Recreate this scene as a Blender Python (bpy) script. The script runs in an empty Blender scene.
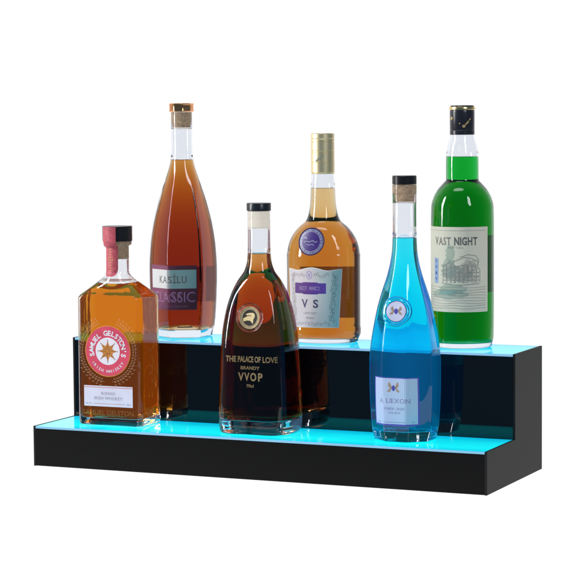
import bpy, bmesh, math, random
from math import sin, cos, pi, sqrt, radians, atan2, hypot
from mathutils import Vector, Matrix
from mathutils.bvhtree import BVHTree
from mathutils.geometry import tessellate_polygon
random.seed(7)
scene = bpy.context.scene
COL = scene.collection

# ------------------------------------------------------------------ materials
def new_mat(name):
    m = bpy.data.materials.new(name); m.use_nodes = True
    nt = m.node_tree; nt.nodes.clear()
    out = nt.nodes.new('ShaderNodeOutputMaterial')
    return m, nt, out

def principled(name, col, rough=.5, metal=0, ior=1.45, coat=0, bump=0, bscale=400, vary=0, vscale=60, spec=None):
    m, nt, out = new_mat(name)
    b = nt.nodes.new('ShaderNodeBsdfPrincipled'); nt.links.new(b.outputs[0], out.inputs[0])
    b.inputs['Base Color'].default_value = (*col, 1); b.inputs['Roughness'].default_value = rough
    b.inputs['Metallic'].default_value = metal; b.inputs['IOR'].default_value = ior
    b.inputs['Coat Weight'].default_value = coat
    if spec is not None: b.inputs['Specular IOR Level'].default_value = spec
    if vary or bump:
        tc = nt.nodes.new('ShaderNodeTexCoord'); n = nt.nodes.new('ShaderNodeTexNoise')
        nt.links.new(tc.outputs['Object'], n.inputs['Vector'])
        n.inputs['Scale'].default_value = vscale if vary else bscale; n.inputs['Detail'].default_value = 4
        if vary:
            r = nt.nodes.new('ShaderNodeValToRGB'); nt.links.new(n.outputs['Fac'], r.inputs[0])
            r.color_ramp.elements[0].position = .3; r.color_ramp.elements[1].position = .7
            r.color_ramp.elements[0].color = (*[c*(1-vary) for c in col], 1)
            r.color_ramp.elements[1].color = (*[min(1, c*(1+vary)) for c in col], 1)
            nt.links.new(r.outputs[0], b.inputs['Base Color'])
        if bump:
            n2 = nt.nodes.new('ShaderNodeTexNoise'); nt.links.new(tc.outputs['Object'], n2.inputs['Vector'])
            n2.inputs['Scale'].default_value = bscale
            bp = nt.nodes.new('ShaderNodeBump'); bp.inputs['Strength'].default_value = bump
            bp.inputs['Distance'].default_value = .0005
            nt.links.new(n2.outputs['Fac'], bp.inputs['Height']); nt.links.new(bp.outputs[0], b.inputs['Normal'])
    return m

def glassy(name, ior, col=(1, 1, 1), absorb=None, wave=0.0, wscale=60, added_glow=None):
    """absorb = linear RGB transmittance over 10 mm"""
    m, nt, out = new_mat(name)
    g = nt.nodes.new('ShaderNodeBsdfGlass'); g.inputs['Color'].default_value = (*col, 1)
    g.inputs['IOR'].default_value = ior; g.inputs['Roughness'].default_value = 0
    nt.links.new(g.outputs[0], out.inputs['Surface'])
    if wave:
        tc = nt.nodes.new('ShaderNodeTexCoord'); n = nt.nodes.new('ShaderNodeTexNoise')
        mp = nt.nodes.new('ShaderNodeMapping'); mp.inputs['Scale'].default_value = (1, 1, .35)
        nt.links.new(tc.outputs['Object'], mp.inputs[0]); nt.links.new(mp.outputs[0], n.inputs['Vector'])
        n.inputs['Scale'].default_value = wscale; n.inputs['Detail'].default_value = 1
        bp = nt.nodes.new('ShaderNodeBump'); bp.inputs['Strength'].default_value = wave
        bp.inputs['Distance'].default_value = .001
        nt.links.new(n.outputs['Fac'], bp.inputs['Height']); nt.links.new(bp.outputs[0], g.inputs['Normal'])
    if absorb:
        s = [-math.log(max(1e-4, a))/.010 for a in absorb]; mx = max(s)
        v = nt.nodes.new('ShaderNodeVolumeAbsorption')
        v.inputs['Color'].default_value = (*[1-x/mx for x in s], 1); v.inputs['Density'].default_value = mx
        if added_glow:      # emission added to imitate light scattered in the spirit
            em = nt.nodes.new('ShaderNodeEmission'); mh = max(added_glow); ad = nt.nodes.new('ShaderNodeAddShader')
            em.inputs[0].default_value = (*[h/mh for h in added_glow], 1); em.inputs[1].default_value = mh
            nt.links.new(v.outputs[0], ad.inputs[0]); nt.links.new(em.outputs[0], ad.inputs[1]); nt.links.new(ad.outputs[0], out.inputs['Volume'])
        else:
            nt.links.new(v.outputs[0], out.inputs['Volume'])
    return m

def relief(name, col, alpha, rough=.15):
    m, nt, out = new_mat(name)
    t = nt.nodes.new('ShaderNodeBsdfTransparent'); mx = nt.nodes.new('ShaderNodeMixShader')
    b = nt.nodes.new('ShaderNodeBsdfPrincipled'); b.inputs['Base Color'].default_value = (*col, 1)
    b.inputs['Roughness'].default_value = rough
    mx.inputs[0].default_value = alpha
    nt.links.new(t.outputs[0], mx.inputs[1]); nt.links.new(b.outputs[0], mx.inputs[2])
    nt.links.new(mx.outputs[0], out.inputs[0]); return m

def lit_acrylic(name, col, strength, rough=.06, vary=.08, grad=None, ior=1.42):
    """frosted acrylic lit from inside by colour LEDs, glossy on top"""
    m, nt, out = new_mat(name)
    b = nt.nodes.new('ShaderNodeBsdfPrincipled'); nt.links.new(b.outputs[0], out.inputs[0])
    b.inputs['Base Color'].default_value = (.02, .12, .14, 1); b.inputs['Roughness'].default_value = rough
    b.inputs['IOR'].default_value = ior
    tc = nt.nodes.new('ShaderNodeTexCoord'); n = nt.nodes.new('ShaderNodeTexNoise')
    mp = nt.nodes.new('ShaderNodeMapping'); mp.inputs['Scale'].default_value = (1, 3, 1)
    nt.links.new(tc.outputs['Object'], mp.inputs[0]); nt.links.new(mp.outputs[0], n.inputs['Vector'])
    n.inputs['Scale'].default_value = 9; n.inputs['Detail'].default_value = 1
    r = nt.nodes.new('ShaderNodeValToRGB'); nt.links.new(n.outputs['Fac'], r.inputs[0])
    r.color_ramp.elements[0].position = .35; r.color_ramp.elements[1].position = .65
    r.color_ramp.elements[0].color = (*[c*(1-vary) for c in col], 1)
    r.color_ramp.elements[1].color = (*col, 1)
    src = r.outputs[0]
    if grad:     # the LED strip under the panel: brighter along its line, weaker towards the back
        r.color_ramp.elements[0].color = (1-vary, 1-vary, 1-vary, 1); r.color_ramp.elements[1].color = (1, 1, 1, 1)
        s = nt.nodes.new('ShaderNodeSeparateXYZ'); nt.links.new(tc.outputs['Object'], s.inputs[0])
        q = nt.nodes.new('ShaderNodeMapRange'); q.inputs['From Min'].default_value = grad[0][0]; q.inputs['From Max'].default_value = grad[-1][0]
        nt.links.new(s.outputs['Y'], q.inputs['Value']); g = nt.nodes.new('ShaderNodeValToRGB'); nt.links.new(q.outputs[0], g.inputs[0])
        g.color_ramp.interpolation = 'EASE'
        sp = grad[-1][0]-grad[0][0]
        for i, (y, c) in enumerate(grad):
            el = g.color_ramp.elements[0] if i == 0 else g.color_ramp.elements[-1] if i == len(grad)-1 else g.color_ramp.elements.new((y-grad[0][0])/sp)
            el.color = (*c, 1)
        mu = nt.nodes.new('ShaderNodeMix'); mu.data_type = 'RGBA'; mu.blend_type = 'MULTIPLY'; mu.inputs[0].default_value = 1
        nt.links.new(g.outputs[0], mu.inputs[6]); nt.links.new(r.outputs[0], mu.inputs[7]); src = mu.outputs[2]
    nt.links.new(src, b.inputs['Emission Color']); b.inputs['Emission Strength'].default_value = strength
    return m

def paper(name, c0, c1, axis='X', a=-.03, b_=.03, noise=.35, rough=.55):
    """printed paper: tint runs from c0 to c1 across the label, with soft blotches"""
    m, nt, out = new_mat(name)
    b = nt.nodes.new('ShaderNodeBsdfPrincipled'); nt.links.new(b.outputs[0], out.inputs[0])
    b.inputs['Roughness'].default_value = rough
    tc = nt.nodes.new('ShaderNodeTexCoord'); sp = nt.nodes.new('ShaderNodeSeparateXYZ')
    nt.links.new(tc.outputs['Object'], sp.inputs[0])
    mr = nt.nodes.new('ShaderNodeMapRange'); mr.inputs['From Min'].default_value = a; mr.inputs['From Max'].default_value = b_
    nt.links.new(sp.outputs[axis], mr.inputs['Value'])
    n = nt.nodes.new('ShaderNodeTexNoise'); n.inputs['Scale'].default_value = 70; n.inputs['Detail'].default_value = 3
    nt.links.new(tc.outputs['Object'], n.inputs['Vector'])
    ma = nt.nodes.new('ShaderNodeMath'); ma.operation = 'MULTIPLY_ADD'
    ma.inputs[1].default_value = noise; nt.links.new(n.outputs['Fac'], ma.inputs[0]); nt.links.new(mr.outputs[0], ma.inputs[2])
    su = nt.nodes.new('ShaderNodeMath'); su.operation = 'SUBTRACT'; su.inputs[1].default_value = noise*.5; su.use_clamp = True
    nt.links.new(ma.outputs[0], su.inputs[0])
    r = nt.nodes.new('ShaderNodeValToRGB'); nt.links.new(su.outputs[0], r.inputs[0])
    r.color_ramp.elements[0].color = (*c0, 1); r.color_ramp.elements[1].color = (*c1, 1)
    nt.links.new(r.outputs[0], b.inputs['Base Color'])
    return m

# ------------------------------------------------------------------ mesh helpers
def link(name, bm, mats, parent=None, smooth=True, sharp=None):
    me = bpy.data.meshes.new(name)
    bmesh.ops.recalc_face_normals(bm, faces=bm.faces) if sharp != 'keep' else None
    bm.to_mesh(me); bm.free()
    for m in (mats if isinstance(mats, (list, tuple)) else [mats]): me.materials.append(m)
    for p in me.polygons: p.use_smooth = smooth
    o = bpy.data.objects.new(name, me); COL.objects.link(o)
    if parent: o.parent = parent
    if smooth and sharp not in (None, 'keep'):
        me.set_sharp_from_angle(angle=radians(sharp))
    return o

def empty(name, loc, label, cat, group=None):
    o = bpy.data.objects.new(name, None); COL.objects.link(o); o.location = loc
    o.empty_display_size = .02
    o['label'] = label; o['category'] = cat
    if group: o['group'] = group
    return o

def pchip(pts, x):
    """monotone cubic through (z, r), z ascending"""
    n = len(pts)
    if x <= pts[0][0]: return pts[0][1]
    if x >= pts[-1][0]: return pts[-1][1]
    h = [pts[i+1][0]-pts[i][0] for i in range(n-1)]
    d = [(pts[i+1][1]-pts[i][1])/h[i] for i in range(n-1)]
    def m(i):
        if i == 0: return d[0]
        if i == n-1: return d[-1]
        if d[i-1]*d[i] <= 0: return 0
        w1 = 2*h[i]+h[i-1]; w2 = h[i]+2*h[i-1]
        return (w1+w2)/(w1/d[i-1]+w2/d[i])
    for i in range(n-1):
        if x <= pts[i+1][0]:
            t = (x-pts[i][0])/h[i]; a, b = pts[i][1], pts[i+1][1]
            return a*(1+2*t)*(1-t)**2 + b*t*t*(3-2*t) + h[i]*m(i)*t*(1-t)**2 + h[i]*m(i+1)*t*t*(t-1)

def sstep(t): t = min(1, max(0, t)); return t*t*(3-2*t)

class Section:
    """cross-section of a bottle: facets (angle, distance), sharpness, depth/width ratio, and where it turns round at the neck"""
    def __init__(s, facets, power, depth, zround, zfull):
        s.f, s.p, s.e, s.z0, s.z1 = facets, power, depth, zround, zfull
    def u(s, ph, z):
        w = sstep((s.z0-z)/(s.z0-s.z1))
        if w == 0: return 1
        v = 1
        if s.f:
            t = 0
            for a, d in s.f:
                c = cos(ph-radians(a))
                if c > 0: t += (c/d)**s.p
            v = t**(-1/s.p)
        v /= sqrt(cos(ph)**2+(sin(ph)/s.e)**2)
        return 1+(v-1)*w

ROUND = Section(None, 0, 1, 9, 8)

def loft(bm, rows, sec=ROUND, n=144, inset=0.0):
    """rows = [(z, r)] from first to last; closed at both ends; inset shrinks every radius by a wall thickness"""
    prev = None
    for (z, r) in rows:
        if r < 1e-6:
            ring = [bm.verts.new((0, 0, z))]
        else:
            ring = []
            for i in range(n):
                a = 2*pi*i/n; q = r*sec.u(a, z)-inset
                ring.append(bm.verts.new((q*cos(a), q*sin(a), z)))
        if prev:
            if len(prev) == 1 and len(ring) > 1:
                for i in range(n): bm.faces.new((prev[0], ring[(i+1) % n], ring[i]))
            elif len(ring) == 1 and len(prev) > 1:
                for i in range(n): bm.faces.new((ring[0], prev[i], prev[(i+1) % n]))
            else:
                for i in range(n): bm.faces.new((prev[i], prev[(i+1) % n], ring[(i+1) % n], ring[i]))
        prev = ring
    return bm

def lathe(rows, n=72, sec=ROUND):
    bm = loft(bmesh.new(), rows, sec, n); bmesh.ops.recalc_face_normals(bm, faces=bm.faces); return bm
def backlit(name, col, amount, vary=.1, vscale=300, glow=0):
    """cork and pale plastic that let a little light through; glow is added emission"""
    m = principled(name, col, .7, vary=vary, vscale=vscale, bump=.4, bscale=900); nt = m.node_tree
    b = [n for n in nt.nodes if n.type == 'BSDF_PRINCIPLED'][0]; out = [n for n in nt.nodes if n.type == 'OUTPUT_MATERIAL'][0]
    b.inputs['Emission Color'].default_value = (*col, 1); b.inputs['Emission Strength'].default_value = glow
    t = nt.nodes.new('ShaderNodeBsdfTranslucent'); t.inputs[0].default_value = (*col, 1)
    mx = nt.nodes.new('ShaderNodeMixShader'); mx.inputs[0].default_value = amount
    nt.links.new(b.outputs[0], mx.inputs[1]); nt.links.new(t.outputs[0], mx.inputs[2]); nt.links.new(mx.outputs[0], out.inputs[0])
    return m

def box(bm, x0, x1, y0, y1, z0, z1, bev=0):
    vs = [bm.verts.new((x, y, z)) for x in (x0, x1) for y in (y0, y1) for z in (z0, z1)]
    for f in ((0, 1, 3, 2), (4, 6, 7, 5), (0, 4, 5, 1), (2, 3, 7, 6), (0, 2, 6, 4), (1, 5, 7, 3)):
        bm.faces.new([vs[i] for i in f])
    if bev: bmesh.ops.bevel(bm, geom=list(bm.edges), offset=bev, segments=2, affect='EDGES', profile=.5)
    return bm

# ------------------------------------------------------------------ printing on curved surfaces
def text_polys(s, size, width=None, bold=0.0, shear=0, spacing=1.0):
    """triangles (u, v) of a word centred on the origin, cap height = size"""
    cu = bpy.data.curves.new('t', 'FONT'); cu.body = s; cu.size = 1; cu.offset = bold; cu.shear = shear
    cu.resolution_u = 3; cu.space_character = spacing
    ob = bpy.data.objects.new('t', cu); COL.objects.link(ob)
    bpy.context.view_layer.update()
    me = ob.to_mesh(); v = [(p.co.x, p.co.y) for p in me.vertices]
    me.calc_loop_triangles(); tr = [tuple(v[i] for i in t.vertices) for t in me.loop_triangles]
    ob.to_mesh_clear(); bpy.data.objects.remove(ob); bpy.data.curves.remove(cu)
    xs = [p[0] for p in v]; x0, x1 = min(xs), max(xs)
    k = size/.70; kx = k if width is None else width/(x1-x0)
    return [tuple(((p[0]-(x0+x1)/2)*kx, (p[1]-.35)*k) for p in t) for t in tr]

SERIFS = {'V': ((.08, .92), ()), 'A': ((), (.06, .94)), 'T': ((), (.5,)), 'N': ((.10, .92), (.10,)), 'I': ((.5,), (.5,)), 'İ': ((.5,), (.5,)),
          'H': ((.10, .90), (.10, .90)), 'L': ((.12,), (.12,)), 'E': ((.12,), (.12,)), 'X': ((.1, .9), (.1, .9)), 'K': ((.12, .88), (.12, .92)), 'U': ((.10, .90), ())}
def serif_text(s, size, width, bold=0.0):
    """upright lettering with slab feet, set letter by letter"""
    o = []; x = 0; gap = size*.16; th = size*.09
    for ch in s:
        if ch == ' ': x += size*.45; continue
        p = text_polys(ch, size, bold=bold)
        w = 2*max(q[0] for f in p for q in f)
        o += shift(p, x+w/2, 0)
        wd = size*.26
        top, bot = SERIFS.get(ch, ((), ()))
        for c in top: o += rect(x+c*w-wd/2, x+c*w+wd/2, size/2-th, size/2)
        for c in bot: o += rect(x+c*w-wd/2, x+c*w+wd/2, -size/2, -size/2+th)
        x += w+gap
    x -= gap; k = width/x
    return [tuple(((p[0]-x/2)*k, p[1]) for p in q) for q in o]

def shift(polys, du, dv, rot=0):
    c, s = cos(rot), sin(rot)
    return [tuple((p[0]*c-p[1]*s+du, p[0]*s+p[1]*c+dv) for p in q) for q in polys]
def rect(u0, u1, v0, v1): return [((u0, v0), (u1, v0), (u1, v1), (u0, v1))]
def ellipse(cu, cv, ru, rv=None, n=40):
    rv = rv or ru
    return [tuple((cu+ru*cos(2*pi*i/n), cv+rv*sin(2*pi*i/n)) for i in range(n))]
def fine_print(w, h, seed=1, words=3):
    """a line of print too small to read"""
    rnd = random.Random(seed); o = []; n = max(6, int(w/(h*.72))); dx = w/n
    gaps = {int(n*(k+1)/words+rnd.uniform(-.6, .6)) for k in range(words-1)}
    for k in range(n):
        if k in gaps: continue
        x = -w/2+k*dx+dx*.1; q = dx*.72; s = dx*.17; kind = rnd.randrange(5); hh = h/2
        if kind in (0, 1, 2, 3): o += rect(x, x+s, -hh, hh)
        if kind in (0, 4): o += rect(x+q-s, x+q, -hh, hh)
        if kind in (1, 3, 4): o += rect(x, x+q, hh-s, hh)
        if kind in (0, 1): o += rect(x, x+q, -s/2, s/2)
        if kind in (2, 3, 4): o += rect(x, x+q, -hh, -hh+s)
    return o
def ring(cu, cv, r0, r1, n=48, k=1.0):
    o = []
    for i in range(n):
        a, b = 2*pi*i/n, 2*pi*(i+1)/n
        o.append(((cu+r0*cos(a), cv+k*r0*sin(a)), (cu+r1*cos(a), cv+k*r1*sin(a)), (cu+r1*cos(b), cv+k*r1*sin(b)), (cu+r0*cos(b), cv+k*r0*sin(b))))
    return o
def stroke(pts, w):
    o = []
    for (a, b) in zip(pts[:-1], pts[1:]):
        d = hypot(b[0]-a[0], b[1]-a[1]) or 1e-9
        nx, ny = -(b[1]-a[1])/d*w/2, (b[0]-a[0])/d*w/2
        o.append(((a[0]-nx, a[1]-ny), (b[0]-nx, b[1]-ny), (b[0]+nx, b[1]+ny), (a[0]+nx, a[1]+ny)))
    return o
def arc_text(s, size, rad, a_mid, a_span, inside=False, bold=0.0, k=1.0):
    """letters set round a circle; inside=True reads along the bottom"""
    o = []; n = len(s)
    for i, ch in enumerate(s):
        if ch == ' ': continue
        t = (i+.5)/n-.5
        a = a_mid-t*a_span if not inside else a_mid+t*a_span
        rot = a-pi/2 if not inside else a+pi/2
        o += shift(text_polys(ch, size, bold=bold), rad*cos(a), k*rad*sin(a), rot)
    return o

def planar(bvh, origin, normal):
    N = Vector(normal).normalized(); U = Vector((0, 0, 1)).cross(N).normalized(); V = N.cross(U)
    O = Vector(origin)
    def f(u, v, off):
        p = O+U*u+V*v
        h, n, _, _ = bvh.ray_cast(p+N*.03, -N, .08)
        if h is None: return p+N*off
        return h+n*off
    return f
def cylindrical(bvh, phi0, rref, z0):
    def f(u, v, off):
        a = phi0+u/rref; d = Vector((cos(a), sin(a), 0)); o = Vector((0, 0, z0+v))
        h, n, _, _ = bvh.ray_cast(o+d*.15, -d, .15)
        if h is None: return o+d*(rref+off)
        return h+n*off
    return f
def surface_at(bvh, phi, z):
    d = Vector((cos(phi), sin(phi), 0))
    h, n, _, _ = bvh.ray_cast(Vector((0, 0, z))+d*.15, -d, .15)
    return h, n

def apply_print(bm, mp, polys, layer, mi, L=.003, base=.00012, step=.00009):
    """lay flat (u, v) polygons on the surface"""
    t = bmesh.new()
    for q in polys:
        if len(q) > 4:
            for tri in tessellate_polygon([[Vector((a, b, 0)) for a, b in q]]):
                try: t.faces.new([t.verts.new((*q[i], 0)) for i in tri])
                except ValueError: pass
        else:
            t.faces.new([t.verts.new((*p, 0)) for p in q])
    bmesh.ops.remove_doubles(t, verts=t.verts, dist=1e-7)
    for _ in range(7):
        es = [e for e in t.edges if e.calc_length() > L]
        if not es: break
        bmesh.ops.subdivide_edges(t, edges=es, cuts=1)
        bmesh.ops.triangulate(t, faces=[f for f in t.faces if len(f.verts) > 3])
    mpv = {}
    for v in t.verts: mpv[v] = bm.verts.new(mp(v.co.x, v.co.y, base+step*layer))
    for f in t.faces:
        try:
            g = bm.faces.new([mpv[v] for v in f.verts]); g.material_index = mi
        except ValueError: pass
    t.free()

def grid_patch(bm, mp, u0, u1, v0, v1, nu, nv, mi, layer=0, edge=None, thick=.0001):
    """label paper: a fine grid; edge(s, t) bends the outline"""
    V = []
    for j in range(nv+1):
        row = []
        for i in range(nu+1):
            s, t = i/nu, j/nv
            u, v = u0+(u1-u0)*s, v0+(v1-v0)*t
            if edge: u, v = edge(s, t, u, v)
            row.append(bm.verts.new(mp(u, v, .00012+.00009*layer)))
        V.append(row)
    for j in range(nv):
        for i in range(nu):
            f = bm.faces.new((V[j][i], V[j][i+1], V[j+1][i+1], V[j+1][i])); f.material_index = mi
def disc_patch(bm, mp, cu, cv, r, mi, layer=0, k=1.0, nr=8, n=48):
    c = bm.verts.new(mp(cu, cv, .00012+.00009*layer)); prev = None
    for j in range(1, nr+1):
        ringv = [bm.verts.new(mp(cu+r*j/nr*cos(2*pi*i/n), cv+k*r*j/nr*sin(2*pi*i/n), .00012+.00009*layer)) for i in range(n)]
        for i in range(n):
            a, b = i, (i+1) % n
            f = bm.faces.new((c, ringv[a], ringv[b])) if prev is None else bm.faces.new((prev[a], ringv[a], ringv[b], prev[b]))
            f.material_index = mi
        prev = ringv
def bead(bm, mp, cu, cv, r, t, mi=0, k=1.0, n=56, m=8, h=1.0):
    """a raised ring of glass that follows the surface"""
    R = []
    for i in range(n):
        a = 2*pi*i/n; rr = []
        for j in range(m):
            b = 2*pi*j/m; q = r+t*cos(b)
            rr.append(bm.verts.new(mp(cu+q*cos(a), cv+k*q*sin(a), t*h*(1+sin(b))+.00005)))
        R.append(rr)
    for i in range(n):
        for j in range(m):
            f = bm.faces.new((R[i][j], R[(i+1) % n][j], R[(i+1) % n][(j+1) % m], R[i][(j+1) % m])); f.material_index = mi

# ------------------------------------------------------------------ world: white studio sweep behind, dim studio in front
world = bpy.data.worlds.new('World'); scene.world = world; world.use_nodes = True
nt = world.node_tree; nt.nodes.clear()
wo = nt.nodes.new('ShaderNodeOutputWorld'); bg = nt.nodes.new('ShaderNodeBackground'); nt.links.new(bg.outputs[0], wo.inputs[0])
tc = nt.nodes.new('ShaderNodeTexCoord'); vm = nt.nodes.new('ShaderNodeVectorMath'); vm.operation = 'DOT_PRODUCT'
nt.links.new(tc.outputs['Generated'], vm.inputs[0]); vm.inputs[1].default_value = (-.5, .866, 0)
rp = nt.nodes.new('ShaderNodeValToRGB'); mr = nt.nodes.new('ShaderNodeMapRange')
mr.inputs['From Min'].default_value = -1; mr.inputs['From Max'].default_value = 1
nt.links.new(vm.outputs['Value'], mr.inputs['Value']); nt.links.new(mr.outputs[0], rp.inputs[0])
e = rp.color_ramp.elements
e[0].position = .30; e[0].color = (.06, .11, .18, 1)
e[1].position = .50; e[1].color = (.17, .20, .25, 1)
for pos, c in ((.72, (.42, .44, .48)), (.82, (1, 1, 1))):
    x = e.new(pos); x.color = (*c, 1)
nt.links.new(rp.outputs[0], bg.inputs[0]); bg.inputs[1].default_value = 1.0

def area(name, loc, target, sx, sy, power, col=(1, 1, 1)):
    l = bpy.data.lights.new(name, 'AREA'); l.shape = 'ELLIPSE'; l.size = sx; l.size_y = sy; l.energy = power; l.color = col
    o = bpy.data.objects.new(name, l); COL.objects.link(o); o.location = loc
    o.rotation_euler = (Vector(target)-Vector(loc)).to_track_quat('-Z', 'Y').to_euler(); return o
area('softbox', (-1.45, -.95, .95), (.3, .1, .15), .32, 1.7, 50, (1, .98, .96))
area('softbox', (1.9, -1.1, 1.35), (.3, .1, .2), .35, 1.3, 13, (.94, .97, 1))
area('softbox', (.35, -.35, 1.7), (.3, .12, .2), .9, .35, 4)

# ------------------------------------------------------------------ added glowing white ground under the shelf, stays white and shadowless
m, n_, out = new_mat('white ground glow'); em = n_.nodes.new('ShaderNodeEmission'); em.inputs[0].default_value = (1, 1, 1, 1); em.inputs[1].default_value = 1.0
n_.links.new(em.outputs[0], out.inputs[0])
bm = bmesh.new(); vs = [bm.verts.new(c) for c in ((-.6, -.26, -.0005), (1.3, -.26, -.0005), (1.3, 1.6, -.0005), (-.9, 1.6, -.0005))]; bm.faces.new(vs)
t = link('added_white_ground', bm, m, smooth=False); t['kind'] = 'structure'

# ------------------------------------------------------------------ the shelf
W, D1, D, H1, H2, TH = .6, .1025, .207, .0505, .1524, .0030
M_black = principled('black acrylic', (.0036, .0036, .0038), .42, ior=1.22, bump=.05, bscale=900)
M_side = principled('black acrylic side', (.018, .018, .0185), .45, ior=1.16, bump=.05, bscale=900)
M_riser = principled('gloss black acrylic', (.0012, .002, .003), .025, ior=1.62)
M_tread_low = lit_acrylic('cyan lit acrylic', (.0, .80, .88), 1.0, grad=[(0, (.0, .66, .86)), (.028, (0, .90, .97)), (.060, (0, .80, .93)), (.1025, (0, .50, .76))])
M_tread_up = lit_acrylic('cyan lit acrylic upper', (.0, .62, .82), 1.0, grad=[(D1, (.02, .52, .80)), (.130, (.01, .60, .85)), (.170, (.0, .54, .80)), (D, (0, .42, .72))], ior=1.13)
M_edge = lit_acrylic('pale lit edge', (.30, .55, .86), .85, .35, .1)
shelf = empty('display_shelf', (0, 0, 0), 'long black acrylic two-step display shelf with glowing cyan treads holding all six bottles', 'shelf')
prof = [(0, 0), (D, 0), (D, H2), (D1, H2), (D1, H1), (0, H1)]
for x0 in (0, W-TH):
    bm = bmesh.new()
    a = [bm.verts.new((x0, y, z)) for y, z in prof]; b = [bm.verts.new((x0+TH, y, z)) for y, z in prof]
    bm.faces.new(a); bm.faces.new(b[::-1])
    for i in range(6): bm.faces.new((a[i], b[i], b[(i+1) % 6], a[(i+1) % 6]))
    bmesh.ops.recalc_face_normals(bm, faces=bm.faces)
    bmesh.ops.bevel(bm, geom=list(bm.edges), offset=.0003, segments=1, affect='EDGES')
    link('side_panel', bm, M_side, shelf, smooth=False)
e_ = .0001
link('front_panel', box(bmesh.new(), TH+e_, W-TH-e_, .0002, .0032, .0003, H1-TH-e_, .0003), M_black, shelf, False)
link('riser_panel', box(bmesh.new(), TH+e_, W-TH-e_, D1+.0002, D1+.0032, H1-TH, H2-TH-e_), M_riser, shelf, False)
link('back_panel', box(bmesh.new(), TH+e_, W-TH-e_, D-.0032, D-.0002, .0003, H2-TH-e_, .0003), M_black, shelf, False)
def tread(y0, y1, ztop, mt):
    bm = box(bmesh.new(), TH+e_, W-TH-e_, y0, y1, ztop-TH, ztop-.0003)
    for f in bm.faces:
        if f.calc_center_median().y < y0+.0001: f.material_index = 1
    return link('tread', bm, [mt, M_edge], shelf, False)
tread(.0004, D1+.0001, H1, M_tread_low)['label'] = 'lower glowing cyan tread'
tread(D1+.0004, D-.0004, H2, M_tread_up)['label'] = 'upper glowing cyan tread'

# ------------------------------------------------------------------ bottles
M_glass = glassy('clear glass', 1.5, (.93, .948, .982), wave=.04)
M_air = glassy('hollow inside glass', 1/1.5)
M_cork = backlit('cork', (.62, .44, .27), .15, .35, glow=.16)  # glow brightens the cork by emission in place of lamp light
M_blackcap = principled('black cap plastic', (.012, .012, .014), .3, ior=1.4)

def glass_rows(body, top, step=.0016, foot=.003):
    """outer skin: hollow foot, rounded heel, measured profile"""
    r0 = pchip(body, foot*1.6)
    rows = [(.0022, 0), (.0020, r0*.5), (.0012, r0*.78), (.0002, r0*.88), (.0002, r0*.93), (foot*.25, r0*.972), (foot*.7, r0*.993)]
    z = foot*1.2
    while z < top-.0004: rows.append((z, pchip(body, z))); z += step
    r = pchip(body, top)
    rows += [(top-.0002, r), (top, r-.0004), (top, 0)]
    return rows

def build_bottle(name, loc, label, cat, body, top, sec, wall, floor, fill, air_top, liq_mat, glass=None, air_wall=.0022, punt=.002, n=144, round_in=.005):
    root = empty(name, loc, label, cat, 'liquor bottles on the display shelf')
    gb = loft(bmesh.new(), glass_rows(body, top), sec, n)
    bmesh.ops.recalc_face_normals(gb, faces=gb.faces)
    bvh = BVHTree.FromBMesh(gb)
    link('glass_body', gb, glass or M_glass, root)
    # liquid: wall(z) inside the glass
    bw = wall if callable(wall) else (lambda z: wall)
    def rin(z): return pchip(body, z)-bw(z)
    rows = [(floor+punt, 0), (floor+punt*.9, rin(floor+round_in)*.35), (floor+punt*.35, rin(floor+round_in)*.7), (floor, rin(floor+round_in)*.86)]
    for k in range(1, 6):
        a = k/5*pi/2
        rows.append((floor+round_in*(1-cos(a)), rin(floor+round_in)*(.86+.14*sin(a))))
    z = floor+round_in+.0015
    while z < fill-.0008: rows.append((z, rin(z))); z += .0016
    rf = rin(fill)
    rows += [(fill, rf), (fill-.0005, rf*.9), (fill-.0008, 0)]
    lq = loft(bmesh.new(), rows, sec, n)
    link('liquid', lq, liq_mat, root, sharp=50)
    # the hollow above the liquid
    ra = lambda z: pchip(body, z)-min(air_wall, bw(z)) if z > fill+.004 else rin(z)
    rows = [(fill-.0004, 0), (fill-.0001, rf*.9), (fill+.0004, rf)]
    z = fill+.002
    while z < air_top-.0012: rows.append((z, ra(z))); z += .0016
    rows += [(air_top-.0003, ra(air_top)), (air_top, ra(air_top)-.0003), (air_top, 0)]
    link('air_space', loft(bmesh.new(), rows, sec, n), M_air, root, sharp=50)
    return root, bvh

FR = -pi/2     # the side of each bottle that faces the front of the shelf

gold_ink = principled('gold ink', (.62, .42, .12), .35, metal=.6)
def ink(name, c, rough=.6): return principled(name, c, rough)

# ---- 1. square whiskey bottle, lower step, left
body = [(-.0016, .0460), (.1179, .0457), (.1584, .0456), (.1624, .0440), (.1685, .0366), (.1779, .0260), (.1861, .0176), (.1917, .0146), (.2252, .0142)]
body_w = body
sec = Section([(0, 1), (180, 1), (90, .66), (270, .66), (37, 1.10), (143, 1.10), (217, 1.10), (323, 1.10)], 70, 1, .188, .168)
lip = body + [(.2256, .0174), (.2300, .0179)]
M_pressed = glassy('pressed glass', 1.5, (.94, .955, .98), wave=.22, wscale=170)
L_w = glassy('amber whiskey', .9, absorb=(.915, .745, .42), added_glow=(2.9, 1.1, .12))
wb, bvh = build_bottle('whiskey_bottle', (.0891, .0635, H1), 'square amber whiskey bottle with round pink label at left end of lower step', 'bottle',
    lip, .2300, sec, .0032, .0085, .1776, .2085, L_w, glass=M_pressed, n=192, round_in=.003)
cap = lathe([(.2302, 0), (.2302, .0180), (.2306, .0187), (.2486, .0188), (.2492, .0183), (.2492, 0)])
link('cap', cap, M_blackcap, wb, sharp=40)
link('cork', lathe([(.2090, 0), (.2090, .0112), (.2096, .0117), (.2230, .0120), (.2299, .0122), (.2299, 0)]), M_cork, wb, sharp=40)
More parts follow.
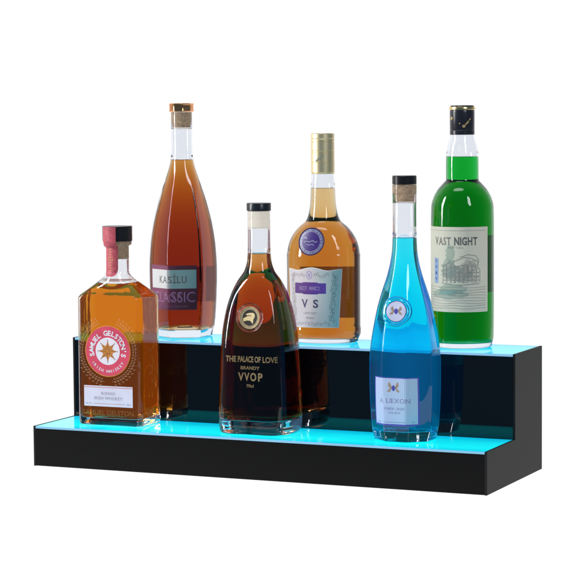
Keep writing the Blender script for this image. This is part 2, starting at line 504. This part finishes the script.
def strip_map(u, v, off):
    if v >= .2306: R = .0188
    elif v >= .2252: R = .0179+(.0009)*(v-.2252)/.0054
    else: R = pchip(body_w, v)+.0002+max(0, (v-.2222)/.003)*.0034
    a = FR-radians(10)+u/ (.0187 if v > .2252 else .0150)
    return Vector((cos(a)*(R+off), sin(a)*(R+off), v))
bm = bmesh.new()
M_red = principled('pink paper seal', (.50, .085, .115), .5, vary=.25, vscale=300)
def seal_edge(s, t, u, v):
    if t < .18: u *= sqrt(max(0, 1-((.18-t)/.18)**2))*.7+.3
    return u, v
grid_patch(bm, strip_map, -.0105, .0105, .1865, .2488, 20, 60, 0, edge=seal_edge, layer=1)
g = M_goldfleck = ink('seal print', (.62, .25, .12))
for k in range(9):
    z = .193+k*.0034
    apply_print(bm, strip_map, [((-.003+.002*math.sin(k*2.1), z), (.003+.001*cos(k*1.7), z+.0004), (.0025, z+.0013), (-.002, z+.0011))], 2, 1)
apply_print(bm, strip_map, shift(text_polys('SG', .0055), 0, .2245-.016), 3, 1)
link('seal_strip', bm, [M_red, g], wb, sharp='keep')

P = planar(bvh, (.0006, -.0303, .094), (0, -1, 0))
M_pink = principled('pink label', (.62, .055, .11), .5, vary=.12, vscale=90)
M_white = principled('label white', (.74, .71, .78), .5, vary=.05, vscale=90)
M_orange = principled('copper print', (.58, .22, .035), .45, vary=.3, vscale=250)
bm = bmesh.new()
disc_patch(bm, P, 0, 0, .0322, 2, 0)
disc_patch(bm, P, 0, 0, .0312, 0, 1)
disc_patch(bm, P, 0, 0, .0172, 1, 2, nr=5)
star = []
for k in range(16):
    a = pi/2+k*pi/8; q = .0128 if k % 2 == 0 else .0066
    star.append((q*cos(a), q*sin(a)))
apply_print(bm, P, [tuple(star)], 3, 2, L=.004)
M_brown = ink('brown line', (.25, .09, .02))
for k in range(8):
    a = pi/2+k*pi/4
    apply_print(bm, P, stroke([(.002*cos(a), .002*sin(a)), (.0145*cos(a), .0145*sin(a))], .0007), 4, 3, L=.01)
    b = a+pi/8
    apply_print(bm, P, stroke([(.003*cos(b), .003*sin(b)), (.008*cos(b), .008*sin(b))], .0004), 4, 3, L=.01)
apply_print(bm, P, arc_text("SAMUEL GELSTON'S", .0062, .0228, pi/2, radians(218), bold=.035), 3, 1, L=.006)
apply_print(bm, P, arc_text('IRISH WHISKEY', .0036, .0252, -pi/2, radians(118), inside=True, bold=.02), 3, 1, L=.006)
link('round_label', bm, [M_pink, M_white, M_orange, M_brown], wb, sharp='keep')

Q = planar(bvh, (.0005, -.0303, .0372), (0, -1, 0))
bm = bmesh.new()
M_lil = principled('pale lilac label', (.66, .63, .76), .5, vary=.04)
M_pk = ink('pink print', (.55, .28, .33)); M_gr = ink('grey violet print', (.30, .27, .38))
grid_patch(bm, Q, -.0345, .0345, -.0130, .0130, 20, 8, 0)
apply_print(bm, Q, rect(-.0345, .0345, .0106, .0116), 1, 1, L=.02)
apply_print(bm, Q, shift(text_polys('BLENDED', .0034, .0200), 0, .0036), 1, 2, L=.02)
apply_print(bm, Q, shift(text_polys('IRISH WHISKEY', .0040, .0400), 0, -.0025), 1, 2, L=.02)
apply_print(bm, Q, shift(fine_print(.009, .0016, 1, 2), -.028, -.0095), 1, 2, L=.02)
apply_print(bm, Q, shift(fine_print(.006, .0016, 2, 1), .029, -.0095), 1, 2, L=.02)
apply_print(bm, Q, rect(-.021, .023, -.0098, -.0092), 1, 1, L=.02)
link('lower_label', bm, [M_lil, M_pk, M_gr], wb, sharp='keep')

M_rel = relief('raised glass pattern', (.70, .50, .32), .34)
bm = bmesh.new()
for sd in (-1, 1):
    for ringr, cnt in ((.0350, 26), (.0388, 24), (.0426, 20)):
        for k in range(cnt):
            a = -pi/2+sd*radians(12+ 150*k/cnt)
            tilt = a+sd*radians(60)
            L0 = .0040+.0006*random.random()
            c0 = (ringr*cos(a), ringr*sin(a)); d = (cos(tilt), sin(tilt)); nn = (-d[1], d[0])
            if abs(c0[0]) > .0395: continue
            leaf = [(c0[0], c0[1]), (c0[0]+d[0]*L0*.45+nn[0]*.0009, c0[1]+d[1]*L0*.45+nn[1]*.0009), (c0[0]+d[0]*L0, c0[1]+d[1]*L0), (c0[0]+d[0]*L0*.45-nn[0]*.0005, c0[1]+d[1]*L0*.45-nn[1]*.0005)]
            apply_print(bm, P, [tuple(leaf)], 0, 0, L=.01)
    st = [(.0388*cos(-pi/2+sd*radians(8+k*5)), .0388*sin(-pi/2+sd*radians(8+k*5))) for k in range(30)]
    apply_print(bm, P, stroke([q for q in st if abs(q[0]) < .040], .0004), 0, 0, L=.02)
link('wreath_relief', bm, M_rel, wb, sharp='keep')
M_rel2 = relief('raised glass letters', (.62, .36, .16), .22)
bm = bmesh.new()
# letters along the foot, curls in the top corners
P0 = planar(bvh, (0, -.0303, .0165), (0, -1, 0))
apply_print(bm, P0, text_polys('SAMUEL GELSTON', .0062, .072), 0, 0, L=.02)
link('foot_lettering', bm, M_rel2, wb, sharp='keep'); bm = bmesh.new()
P1 = planar(bvh, (.0459, 0, .0165), (1, 0, 0))
apply_print(bm, P1, text_polys('WHISKEY', .0062, .036), 0, 0, L=.02)
link('side_lettering', bm, M_rel2, wb, sharp='keep'); bm = bmesh.new()
# handwritten line down the right side
P2 = planar(bvh, (.0459, 0, .0900), (1, 0, 0))
pts = []
for k in range(150):
    t = k/149
    pts.append((.006*sin(t*2*pi*8.5)*(1-.4*t)+.003*sin(t*23), .042-.084*t+.0035*cos(t*2*pi*8.5)))
apply_print(bm, P2, stroke(pts, .0008), 0, 0, L=.02)
link('side_script', bm, M_rel2, wb, sharp='keep')

# ---- 2. six-sided tapering cognac bottle, upper step, left
body = [(.0018, .0322), (.0141, .0350), (.0304, .0365), (.0597, .0379), (.0714, .0382), (.0875, .0383), (.1155, .0371), (.1439, .0337), (.1717, .0278), (.1943, .0226), (.2111, .0182), (.2286, .0145), (.251, .0134), (.2695, .0135), (.2780, .0136), (.2893, .0136)]
sec = Section([(a, 1) for a in (0, 60, 120, 180, 240, 300)], 60, 1, .235, .17)
L_k = glassy('red brown cognac', .9, absorb=(.82, .56, .27))
kb, bvh = build_bottle('cognac_bottle', (.1282, .1680, H2), 'tall copper-capped bottle of red-brown cognac tapering to a long neck, left end of upper step', 'bottle',
    body, .2893, sec, .0026, .0105, .2283, .2690, L_k, n=180, air_wall=.0018, punt=.006)
M_cu = principled('copper', (.86, .40, .17), .18, metal=1)
ccap = Section([(k*40, 1) for k in range(9)], 30, 1, 9, 8)
bm = lathe([(.2896, 0), (.2896, .0138), (.2899, .0150), (.2908, .0156), (.2922, .0151), (.2980, .0151), (.2996, .0156), (.3005, .0150), (.3008, .0138), (.3008, 0)], 120, ccap)
link('cap', bm, M_cu, kb, sharp=50)
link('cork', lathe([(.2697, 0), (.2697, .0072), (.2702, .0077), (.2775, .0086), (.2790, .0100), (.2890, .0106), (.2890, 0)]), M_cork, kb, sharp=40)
C = cylindrical(bvh, FR, .0400, .0655)
M_pur = paper('purple label', (.19, .035, .10), (.07, .010, .030), 'X', -.012, .012, .1)  # light from the left put into the colour: left face lighter
M_band = paper('white band', (.62, .63, .63), (.22, .38, .38), 'X', -.006, .006, .15)  # lit left face and shaded right face painted into the tint
M_gy = ink('grey lettering', (.13, .125, .13)); M_li = ink('lilac lettering', (.30, .14, .28))
bm = bmesh.new()
grid_patch(bm, C, -.0365, .0365, -.0285, .0285, 60, 20, 0)
grid_patch(bm, C, -.0345, .0355, -.0010, .0230, 60, 10, 1, 1)
apply_print(bm, C, shift(serif_text('KASİLU', .0085, .040, bold=.01), .003, .0105), 2, 2)
apply_print(bm, C, shift(text_polys('CLASSIC', .0135, .064), .002, -.0118), 1, 3)
apply_print(bm, C, shift(text_polys('X.O.P', .0090, .024), .003, -.0118), 2, 3)
apply_print(bm, C, shift(fine_print(.044, .0017, 3, 5), .002, -.0240), 1, 3)
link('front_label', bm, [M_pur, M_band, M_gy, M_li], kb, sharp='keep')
M_backp = backlit('label back', (.6, .42, .36), .65)
Cb = cylindrical(bvh, pi/2, .0400, .0640)
bm = bmesh.new(); grid_patch(bm, Cb, -.016, .016, -.0200, .0240, 30, 10, 0); link('back_label', bm, M_backp, kb, sharp='keep')

# ---- 3. bell-shaped VVOP brandy, lower step, middle
body = [(.0038, .0483), (.0117, .0495), (.0310, .0495), (.0545, .0486), (.0779, .0477), (.1013, .0466), (.1234, .0444), (.1409, .0415), (.1559, .0381), (.1708, .0335), (.1859, .0262), (.1976, .0184), (.2095, .0149), (.2189, .0141), (.2511, .0138), (.2600, .0137), (.2604, .0136), (.2700, .0136)]
sec = Section([(a, 1) for a in (0, 90, 180, 270)], 4.3, .76, .205, .15)
L_v = glassy('dark brandy', .9, absorb=(.835, .57, .30))
def wall_v(z): return .0026+.0042*sstep((.17-z)/.10)
vb, bvh = build_bottle('brandy_bottle', (.2871, .0600, H1), 'dark bell-shaped brandy bottle with gold VVOP lettering and thick clear base, middle of lower step', 'bottle',
    body, .2700, sec, wall_v, .0160, .2187, .2500, L_v, n=180, round_in=.007)
link('cap', lathe([(.2703, 0), (.2703, .0140), (.2708, .0148), (.2792, .0149), (.2800, .0143), (.2801, 0)]), [principled('blue black cap', (.012, .017, .024), .3)], vb, sharp=40)
link('stopper', lathe([(.2503, 0), (.2503, .0100), (.2509, .0108), (.2600, .0112), (.2610, .0122), (.2699, .0124), (.2699, 0)]), backlit('pale stopper plastic', (.88, .82, .72), .3, .05, glow=.5), vb, sharp=40)  # stopper glow is emission added for lamp light the glass blocks
C = cylindrical(bvh, FR, .0400, .0760)
M_gold = ink('gold lettering', (.21, .15, .065), .45)
bm = bmesh.new()
apply_print(bm, C, shift(text_polys('THE PALACE OF LOVE', .0068, .062, bold=.03), .004, .0165), 0, 0)
apply_print(bm, C, shift(text_polys('BRANDY', .0040, .0265, bold=.02), .0035, .0060), 0, 0)
apply_print(bm, C, shift(text_polys('VVOP', .0095, .0330, bold=.03, spacing=1.3), .0035, -.0048), 0, 0)
apply_print(bm, C, shift(text_polys('70cl', .0036, .0105, bold=.02), .0035, -.0158), 0, 0)
link('gold_lettering', bm, M_gold, vb, sharp='keep')
h, nn = surface_at(bvh, FR+radians(3), .1425)
P = planar(bvh, h, nn)
M_sg = principled('old gold', (.56, .44, .25), .35, metal=.3, vary=.2, vscale=250)
M_dk = ink('dark enamel', (.045, .04, .035), .3); M_cream = ink('cream enamel', (.78, .62, .32), .4)
bm = bmesh.new()
disc_patch(bm, P, 0, 0, .0132, 0, 2)
disc_patch(bm, P, 0, 0, .0098, 1, 4, nr=5)
eagle = [(x*8.0e-5, -z*8.0e-5) for x, z in ((-105, 10), (-60, -10), (-45, -30), (-75, -50), (-20, -70), (40, -75), (75, -60), (85, -20), (60, 30), (60, 70), (50, 95), (25, 60), (0, 45), (-50, 45), (-95, 60), (-110, 35))]

apply_print(bm, P, [tuple(eagle)], 6, 2, L=.004)
apply_print(bm, P, stroke([(-.0045, .0018), (-.0010, .0026), (.0020, .0020)], .0008), 7, 1, L=.004)
for k in range(26):
    a = 2*pi*k/26
    apply_print(bm, P, stroke([(.0103*cos(a), .0103*sin(a)), (.0122*cos(a+.06), .0122*sin(a+.06))], .0006), 4, 3, L=.01)
bead(bm, P, 0, 0, .0133, .0005, 0)
link('medallion', bm, [M_sg, M_dk, M_cream, ink('bronze line', (.30, .22, .12))], vb, sharp='keep')
bm = bmesh.new(); bead(bm, P, 0, 0, .0165, .0012, 0)
link('seal_rim', bm, glassy('glass rim', 1.5, (.98, .93, .90)), vb)

# ---- 4. round-shouldered VS brandy, upper step, middle
body = [(.0035, .0444), (.0070, .0462), (.0110, .0478), (.0166, .0480), (.0200, .0474), (.0457, .0474), (.0898, .0475), (.1050, .0475), (.1090, .0477), (.1115, .0470), (.1164, .0464), (.1235, .0446), (.1306, .0414), (.1380, .0365), (.1448, .0302), (.1521, .0218), (.1630, .0178), (.1741, .0161), (.1935, .0152), (.2067, .0145), (.2140, .0142), (.2600, .0140)]
sec = Section(None, 0, .8, .155, .12)
L_s = glassy('golden brandy', .9, absorb=(.93, .79, .56))
sb, bvh = build_bottle('brandy_bottle', (.3258, .1680, H2), 'golden round-shouldered brandy bottle with gold screw cap and purple V S label on upper step', 'bottle',
    body, .2600, sec, .0026, .0060, .1930, .2560, L_s, n=160)
M_gcap = principled('brushed gold', (.85, .72, .44), .45, metal=1, bump=.1, bscale=700)
rows = [(.2108, .0141), (.2108, .0146), (.2118, .0148), (.2124, .0143), (.2130, .0147), (.2250, .0148), (.2254, .0142), (.2258, .0147), (.2368, .0147), (.2371, .0143), (.2375, .0147), (.2392, .0147), (.2396, .0143), (.2401, .0147), (.2500, .0147), (.2504, .0141), (.2510, .0141), (.2514, .0147), (.2540, .0147), (.2545, .0143), (.2552, .0147), (.2606, .0146), (.2614, .0138), (.2614, 0)]
cm = lathe(rows, 96); cb = BVHTree.FromBMesh(cm)
CC = cylindrical(cb, FR, .0147, .2315)
apply_print(cm, CC, stroke([(-.003, -.0050), (.006, .0035)], .0022), 1, 1)
apply_print(cm, CC, stroke([(-.0045, -.0048), (-.0005, -.0040)], .0010), 1, 1)
link('screw_cap', cm, [M_gcap, ink('grey green print', (.28, .30, .22))], sb, sharp=30)
C = cylindrical(bvh, FR, .0470, .0570)
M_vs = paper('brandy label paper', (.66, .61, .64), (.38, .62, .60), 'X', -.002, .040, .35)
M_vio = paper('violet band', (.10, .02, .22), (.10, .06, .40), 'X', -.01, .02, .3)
M_tan = ink('tan flourish', (.30, .28, .26)); M_nav = ink('slate lettering', (.10, .08, .17)); M_pv = ink('pale violet', (.42, .34, .60))
M_vedge = ink('label edge', (.80, .80, .76))
def vs_edge(s, t, u, v):
    u *= .89+.11*t
    x = (s-.5)*2
    top = .0022*math.exp(-(x/.28)**2)-.0016*math.exp(-((abs(x)-.55)/.22)**2)
    return u, v+top*t**4
bm = bmesh.new()
grid_patch(bm, C, -.0455, .0455, -.0365, .0365, 60, 30, 5, edge=vs_edge)
grid_patch(bm, C, -.0440, .0440, -.0355, .0355, 60, 30, 0, 1, edge=vs_edge)
apply_print(bm, C, [((-.0300, .0060), (-.0165, .0060), (-.0140, .0050), (.0090, .0050), (.0110, .0060), (.0225, .0060), (.0225, .0190), (.0110, .0190), (.0090, .0200), (-.0140, .0200), (-.0165, .0190), (-.0300, .0190))], 2, 1)
apply_print(bm, C, shift(fine_print(.034, .0044, 4, 2), -.004, .0125), 3, 4)
apply_print(bm, C, shift(serif_text('V', .0098, .0105, bold=.03), -.0120, -.0065), 2, 3)
apply_print(bm, C, shift(text_polys('S', .0098, .0085, bold=.03), .0065, -.0065), 2, 3)
apply_print(bm, C, shift(fine_print(.022, .0024, 5, 2), -.003, -.0185), 2, 2)
apply_print(bm, C, shift(fine_print(.014, .0020, 6, 1), -.003, -.0245), 2, 2)
apply_print(bm, C, ring(-.004, .0290, .0040, .0052, 24), 2, 4)
apply_print(bm, C, shift(ellipse(0, 0, .0018, .0026, 14), -.004, .0290), 2, 4)
def curl(cx, cy, s, a0, turns=1.25, w=.00055, flip=1):
    return stroke([(cx+s*(1-k/22)*cos(a0+flip*k/22*turns*2*pi), cy+s*(1-k/22)*sin(a0+flip*k/22*turns*2*pi)) for k in range(18)], w)
random.seed(3)
for k in range(5):
    for sd in (-1, 1):
        apply_print(bm, C, curl(-.004+sd*(.010+.0045*k), .0288+.0012*sin(k*2), .0026, k*1.3, flip=sd), 2, 2)
for k in range(15):
    z = .0280-.0040*k
    for q in range(2):
        apply_print(bm, C, curl(.0368-.0035*q-.0048*(k/14)+.001*sin(k*2.3), z+.0018*q, .0024, k*1.9+q, flip=1 if (k+q) % 2 else -1), 2, 6)
        apply_print(bm, C, curl(-.0368+.0035*q+.0048*(k/14), z+.0018*q, .0024, k*1.7+q, flip=-1), 2, 2)
for k in range(11):
    apply_print(bm, C, curl(-.026+.0052*k, -.0315+.0008*sin(k*3), .0022, k*2.1, flip=1 if k % 2 else -1), 2, 2)
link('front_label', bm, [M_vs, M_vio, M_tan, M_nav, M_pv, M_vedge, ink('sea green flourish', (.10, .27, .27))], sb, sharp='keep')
Cb = cylindrical(bvh, pi/2, .0470, .0600)
bm = bmesh.new(); grid_patch(bm, Cb, -.038, .038, -.0320, .0330, 40, 12, 0); link('back_label', bm, backlit('label back warm', (.75, .7, .65), .35), sb, sharp='keep')
h, nn = surface_at(bvh, FR-radians(3), .1275)
P = planar(bvh, h, nn)
M_vd = ink('dark violet', (.045, .025, .11), .4); M_lav = principled('lavender grey', (.25, .26, .42), .4, vary=.3, vscale=200)
bm = bmesh.new()
disc_patch(bm, P, 0, 0, .0172, 0, 2); disc_patch(bm, P, 0, 0, .0158, 1, 4, nr=6); disc_patch(bm, P, 0, 0, .0120, 2, 6, nr=5)
bead(bm, P, 0, 0, .0170, .0006, 0)
for k in range(22):
    a = 2*pi*k/22+.1
    apply_print(bm, P, stroke([(.0130*cos(a), .0130*sin(a)), (.0148*cos(a+.05), .0148*sin(a+.05))], .0006), 6, 2, L=.01)
apply_print(bm, P, stroke([(-.009, -.001), (-.005, .0005), (-.001, -.0005), (.003, .0015), (.006, -.001), (.009, .0005)], .0013), 8, 1, L=.004)
apply_print(bm, P, stroke([(-.006, -.003), (-.002, -.0045), (.003, -.003), (.005, -.0055)], .0011), 8, 1, L=.004)
apply_print(bm, P, stroke([(-.010, .004), (-.007, .0055), (-.0045, .003)], .0016), 8, 1, L=.004)
link('medallion', bm, [M_vd, M_lav, ink('royal violet', (.055, .025, .20), .4)], sb, sharp='keep')

# ---- 5. blue liqueur, lower step, right
body = [(.0010, .0343), (.0070, .0367), (.0154, .0382), (.0275, .0393), (.0503, .0404), (.0706, .0409), (.0889, .0409), (.1048, .0402), (.1221, .0381), (.1400, .0350), (.1581, .0312), (.1762, .0263), (.1943, .0209), (.2126, .0167), (.2269, .0149), (.2431, .0143), (.2778, .0142), (.3000, .0144), (.3032, .0144)]
sec = Section([(a, 1) for a in range(0, 360, 45)], 40, .88, .235, .165)
L_b = glassy('blue liqueur', .9, absorb=(.22, .908, .948), added_glow=(.0, 1.6, 3.7))
bb, bvh = build_bottle('liqueur_bottle', (.4758, .0630, H1), 'bright blue liqueur bottle with long clear neck and lavender label on lower step', 'bottle',
    body, .3032, sec, .0026, .0120, .2405, .2825, L_b, n=192, air_wall=.0020)
knurl = Section([(k*10, 1) for k in range(36)], 250, 1, 9, 8)
link('cap', lathe([(.3036, 0), (.3036, .0138), (.3040, .0144), (.3132, .0144), (.3139, .0138), (.3140, 0)], 216, knurl), M_blackcap, bb, sharp=30)
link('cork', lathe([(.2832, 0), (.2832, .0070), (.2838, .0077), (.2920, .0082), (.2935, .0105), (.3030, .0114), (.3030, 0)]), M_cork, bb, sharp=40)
C = cylindrical(bvh, FR, .0410, .0490)
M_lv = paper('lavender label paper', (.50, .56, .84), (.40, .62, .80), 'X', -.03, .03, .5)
M_bd = ink('violet border', (.10, .09, .50)); M_lt = ink('muted violet lettering', (.20, .21, .40)); M_br = ink('bronze wings', (.36, .25, .16)); M_jw = ink('blue jewel', (.06, .06, .42))
bm = bmesh.new()
def bl_edge(s, t, u, v): return u*(1.03-.05*t), v
grid_patch(bm, C, -.0335, .0335, -.0285, .0285, 60, 24, 1, edge=bl_edge)
grid_patch(bm, C, -.0318, .0315, -.0268, .0275, 60, 24, 0, 1, edge=bl_edge)
for sd in (-1, 1):
    for k in range(4):
        a = radians(75-50*k)
        apply_print(bm, C, [((-.001+sd*.0022, .0165), (-.001+sd*(.0045+.0030*cos(a)), .0172+.0062*sin(a)), (-.001+sd*(.0075+.0006*k), .0165+.0050*sin(a)), (-.001+sd*.0040, .0160))], 2, 4)
apply_print(bm, C, ellipse(-.001, .0160, .0022, .0034, 16), 3, 5)
apply_print(bm, C, shift(serif_text('A LIEXON', .0052, .0430), 0, .0010), 2, 3)
apply_print(bm, C, shift(fine_print(.028, .0028, 7, 2), 0, -.0085), 2, 3)
apply_print(bm, C, shift(fine_print(.017, .0022, 8, 2), 0, -.0135), 2, 3)
apply_print(bm, C, shift(fine_print(.008, .0013, 9, 2), -.025, -.0245), 2, 3)
apply_print(bm, C, shift(fine_print(.006, .0013, 10, 1), .026, -.0245), 2, 3)
apply_print(bm, C, rect(-.016, .016, -.0249, -.0244), 2, 3)
random.seed(5)
for k in range(24):
    x = -.030+.0026*k
    apply_print(bm, C, rect(x, x+.0004+.0002*random.random(), -.0262, .0268), 1.5, 6)
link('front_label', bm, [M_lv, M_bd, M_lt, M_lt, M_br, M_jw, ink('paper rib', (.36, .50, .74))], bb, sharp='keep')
h, nn = surface_at(bvh, FR, .1550)
P = planar(bvh, h, nn)
bm = bmesh.new()
disc_patch(bm, P, 0, 0, .0130, 1, 2); disc_patch(bm, P, 0, 0, .0120, 0, 4, nr=6)
for sd in (-1, 1):
    for k in range(4):
        a = radians(75-50*k)
        apply_print(bm, P, [((sd*.0022, .0005), (sd*(.0042+.0024*cos(a)), .0010+.0050*sin(a)), (sd*(.0068+.0006*k), .0005+.0042*sin(a)), (sd*.0038, 0))], 6, 2)
apply_print(bm, P, ellipse(0, 0, .0023, .0032, 16), 7, 3)
link('medallion', bm, [principled('pearl disc', (.62, .64, .84), .4, vary=.06), ink('deep blue edge', (.03, .12, .40)), M_br, M_jw], bb, sharp='keep')
bm = bmesh.new(); bead(bm, P, 0, 0, .0160, .0020, 0, h=.7)
link('seal_rim', bm, glassy('blue glass rim', 1.5, (.55, .92, .98)), bb)

# ---- 6. green bottle, upper step, right
body = [(.0040, .0362), (.0114, .0379), (.0569, .0384), (.1488, .0385), (.1720, .0380), (.1823, .0354), (.1928, .0297), (.2005, .0229), (.2042, .0199), (.2180, .0199), (.2326, .0196), (.2443, .0180), (.2585, .0144), (.2900, .0138)]
L_g = glassy('green liqueur', .9, absorb=(.21, .765, .34))
gb_, bvh = build_bottle('liqueur_bottle', (.5108, .1680, H2), 'emerald green bottle with cream label and black gold-rimmed cap at right end of upper step', 'bottle',
    body, .2900, ROUND, .0026, .0065, .2324, .2860, L_g, n=128)
M_gc = principled('black foil cap', (.016, .016, .024), .28, ior=1.5, bump=.12, bscale=500)
rows = [(.2588, .0140), (.2588, .0147), (.2594, .0151), (.2640, .0151), (.2644, .0148), (.2649, .0150), (.2860, .0151), (.2890, .0149), (.2896, .0145), (.2936, .0145), (.2944, .0140), (.2946, 0)]
cm = lathe(rows, 96); cb = BVHTree.FromBMesh(cm)
CC = cylindrical(cb, FR, .0150, .2740)
M_gd = ink('gold foil', (.50, .36, .14), .4)
for q in ([(.0055, -.0062), (.0080, -.0066), (.0095, -.0040), (.0078, -.0025), (.0052, -.0038)], [(.0085, -.0022), (.0102, -.0034), (.0138, .0004), (.0128, .0022)], [(.0135, .0030), (.0148, .0018), (.0165, .0044), (.0158, .0054)], [(.0010, -.0020), (.0022, -.0024), (.0030, -.0008), (.0018, -.0004)]):
    apply_print(cm, CC, [tuple(q)], 1, 1)
apply_print(cm, CC, stroke([(-.012, .0035), (-.0085, .0060)], .0035), 1, 1)
link('screw_cap', cm, [M_gc, M_gd], gb_, sharp=30)
link('cap_ring', lathe([(.2897, .0144), (.2890, .0151), (.2896, .0158), (.2918, .0159), (.2928, .0153), (.2928, .0144)], 96), principled('gold ring', (.80, .62, .30), .25, metal=1), gb_, sharp=40)
C = cylindrical(bvh, FR, .0385, .0967)
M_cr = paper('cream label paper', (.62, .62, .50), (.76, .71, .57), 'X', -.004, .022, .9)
M_ch = ink('charcoal lettering', (.13, .13, .125)); M_sk = ink('grey sketch', (.33, .335, .30)); M_te = ink('teal wash', (.20, .38, .33)); M_sb = ink('pale blue figure', (.28, .40, .62)); M_nb = ink('navy figure', (.05, .08, .25))
bm = bmesh.new()
grid_patch(bm, C, -.0480, .0480, -.0515, .0515, 64, 24, 0)
apply_print(bm, C, shift(serif_text('VAST', .0092, .0235, bold=.02), -.0130, .0345), 2, 7)
apply_print(bm, C, shift(serif_text('NIGHT', .0092, .0285, bold=.03), .0175, .0345), 2, 1)
apply_print(bm, C, shift(fine_print(.020, .0018, 11, 2), .005, .0265), 2, 2)
apply_print(bm, C, rect(-.044, .044, .0470, .0474), 2, 2)
random.seed(11)
def wob(pts, w, mi, layer=3): apply_print(bm, C, stroke([(a+random.uniform(-.0003, .0003), b+random.uniform(-.0003, .0003)) for a, b in pts], w), layer, mi)
for q, mi_ in (((.006, -.004, .020, .009), 8), ((.014, -.009, .016, .007), 8), ((-.004, .001, .010, .012), 9), ((.000, -.024, .018, .007), 9), ((.022, .004, .010, .008), 8), ((-.006, -.030, .026, .006), 9), ((-.002, .020, .006, .010), 9)):
    apply_print(bm, C, [tuple((q[0]+q[2]*cos(2*pi*i/22)*(1+.18*sin(i*2.7)), q[1]+q[3]*sin(2*pi*i/22)*(1+.18*cos(i*1.9))) for i in range(22))], 1+(.2*mi_-1.5), mi_)
# ink sketch of a riverside town
for k in range(9):
    x = -.012+.0053*k; hgt = .010+.004*sin(k*1.3)
    wob([(x, -.016), (x, -.008+hgt), (x+.0026, -.004+hgt), (x+.0050, -.008+hgt), (x+.0050, -.016)], .0006, 2)
    for q in range(3):
        z = -.013+.0045*q
        wob([(x+.001, z), (x+.004, z+.0004)], .0011, 2)
wob([(-.014, .0045), (.000, .0090), (.014, .0145), (.024, .0140), (.032, .0100), (.033, .0040)], .0007, 2)
wob([(.010, .0150), (.020, .0180), (.030, .0165), (.034, .0110), (.032, .0060)], .0007, 2)
wob([(-.012, -.0010), (.004, .0040), (.018, .0060), (.030, .0030)], .0008, 2)
for k in range(70):
    x = random.uniform(-.012, .032); z = random.uniform(-.016, .008)
    if z > -.004+.009*sin((x+.012)*70): continue
    ln = random.uniform(.0015, .0050)
    wob([(x, z), (x+ln, z+random.uniform(-.0004, .0010))], random.uniform(.0004, .0010), random.choice((2, 2, 3, 6)))
wob([(-.014, -.0165), (.008, -.0190), (.034, -.0170)], .0008, 2)
for k in range(9):
    z = -.0215-.0032*k
    wob([(-.044+.011*q, z+.0006*sin(q*1.7+k)) for q in range(9)], .0004, 2)
for k in range(5): apply_print(bm, C, rect(-.020+.002*k, -.002+.002*k, -.030+.0008*k, -.0292+.0009*k), 2, 3)
apply_print(bm, C, [((-.0270, -.017), (-.0200, -.017), (-.0195, .0130), (-.0270, .0140))], 2, 4)
for k, wd in enumerate((.0036, .0042, .0030, .0040)):
    z = .0098-.0072*k
    apply_print(bm, C, [((-.0235-wd/2, z+.0024), (-.0235, z-.0020), (-.0235+wd/2, z+.0022), (-.0235, z+.0006))] if k != 2 else ellipse(-.0235, z, wd/2, .0022, 12), 3, 5)
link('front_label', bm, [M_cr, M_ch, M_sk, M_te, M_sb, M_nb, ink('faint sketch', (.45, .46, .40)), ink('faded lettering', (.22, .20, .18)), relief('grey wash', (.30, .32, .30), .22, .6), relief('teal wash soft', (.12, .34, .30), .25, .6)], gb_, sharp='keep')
Cb = cylindrical(bvh, pi/2, .0385, .1000)
bm = bmesh.new(); grid_patch(bm, Cb, -.040, .040, -.0350, .0350, 40, 12, 0); link('back_label', bm, backlit('label back green', (.75, .75, .70), .35), gb_, sharp='keep')


# ------------------------------------------------------------------ camera
yaw, pitch, roll = .4225, -.0778, -.0081
f = Vector((-sin(yaw)*cos(pitch), cos(yaw)*cos(pitch), sin(pitch)))
r = Vector((cos(yaw), sin(yaw), 0)); u = r.cross(f)
r2 = r*cos(roll)+u*sin(roll); u2 = u*cos(roll)-r*sin(roll)
cam = bpy.data.cameras.new('camera'); co = bpy.data.objects.new('camera', cam); COL.objects.link(co)
co.matrix_world = Matrix(((r2.x, u2.x, -f.x, 1.4169), (r2.y, u2.y, -f.y, -2.3683), (r2.z, u2.z, -f.z, .4351), (0, 0, 0, 1)))
cam.sensor_width = 36; cam.lens = 3.8203*36; cam.clip_start = .05; cam.clip_end = 100
scene.camera = co

scene.render.engine = 'CYCLES'
cy = scene.cycles
cy.max_bounces = 32; cy.transmission_bounces = 32; cy.glossy_bounces = 12; cy.diffuse_bounces = 4; cy.transparent_max_bounces = 16
cy.caustics_refractive = True; cy.caustics_reflective = False; cy.sample_clamp_indirect = 20
scene.view_settings.view_transform = 'Standard'; scene.view_settings.look = 'None'; scene.view_settings.exposure = 0
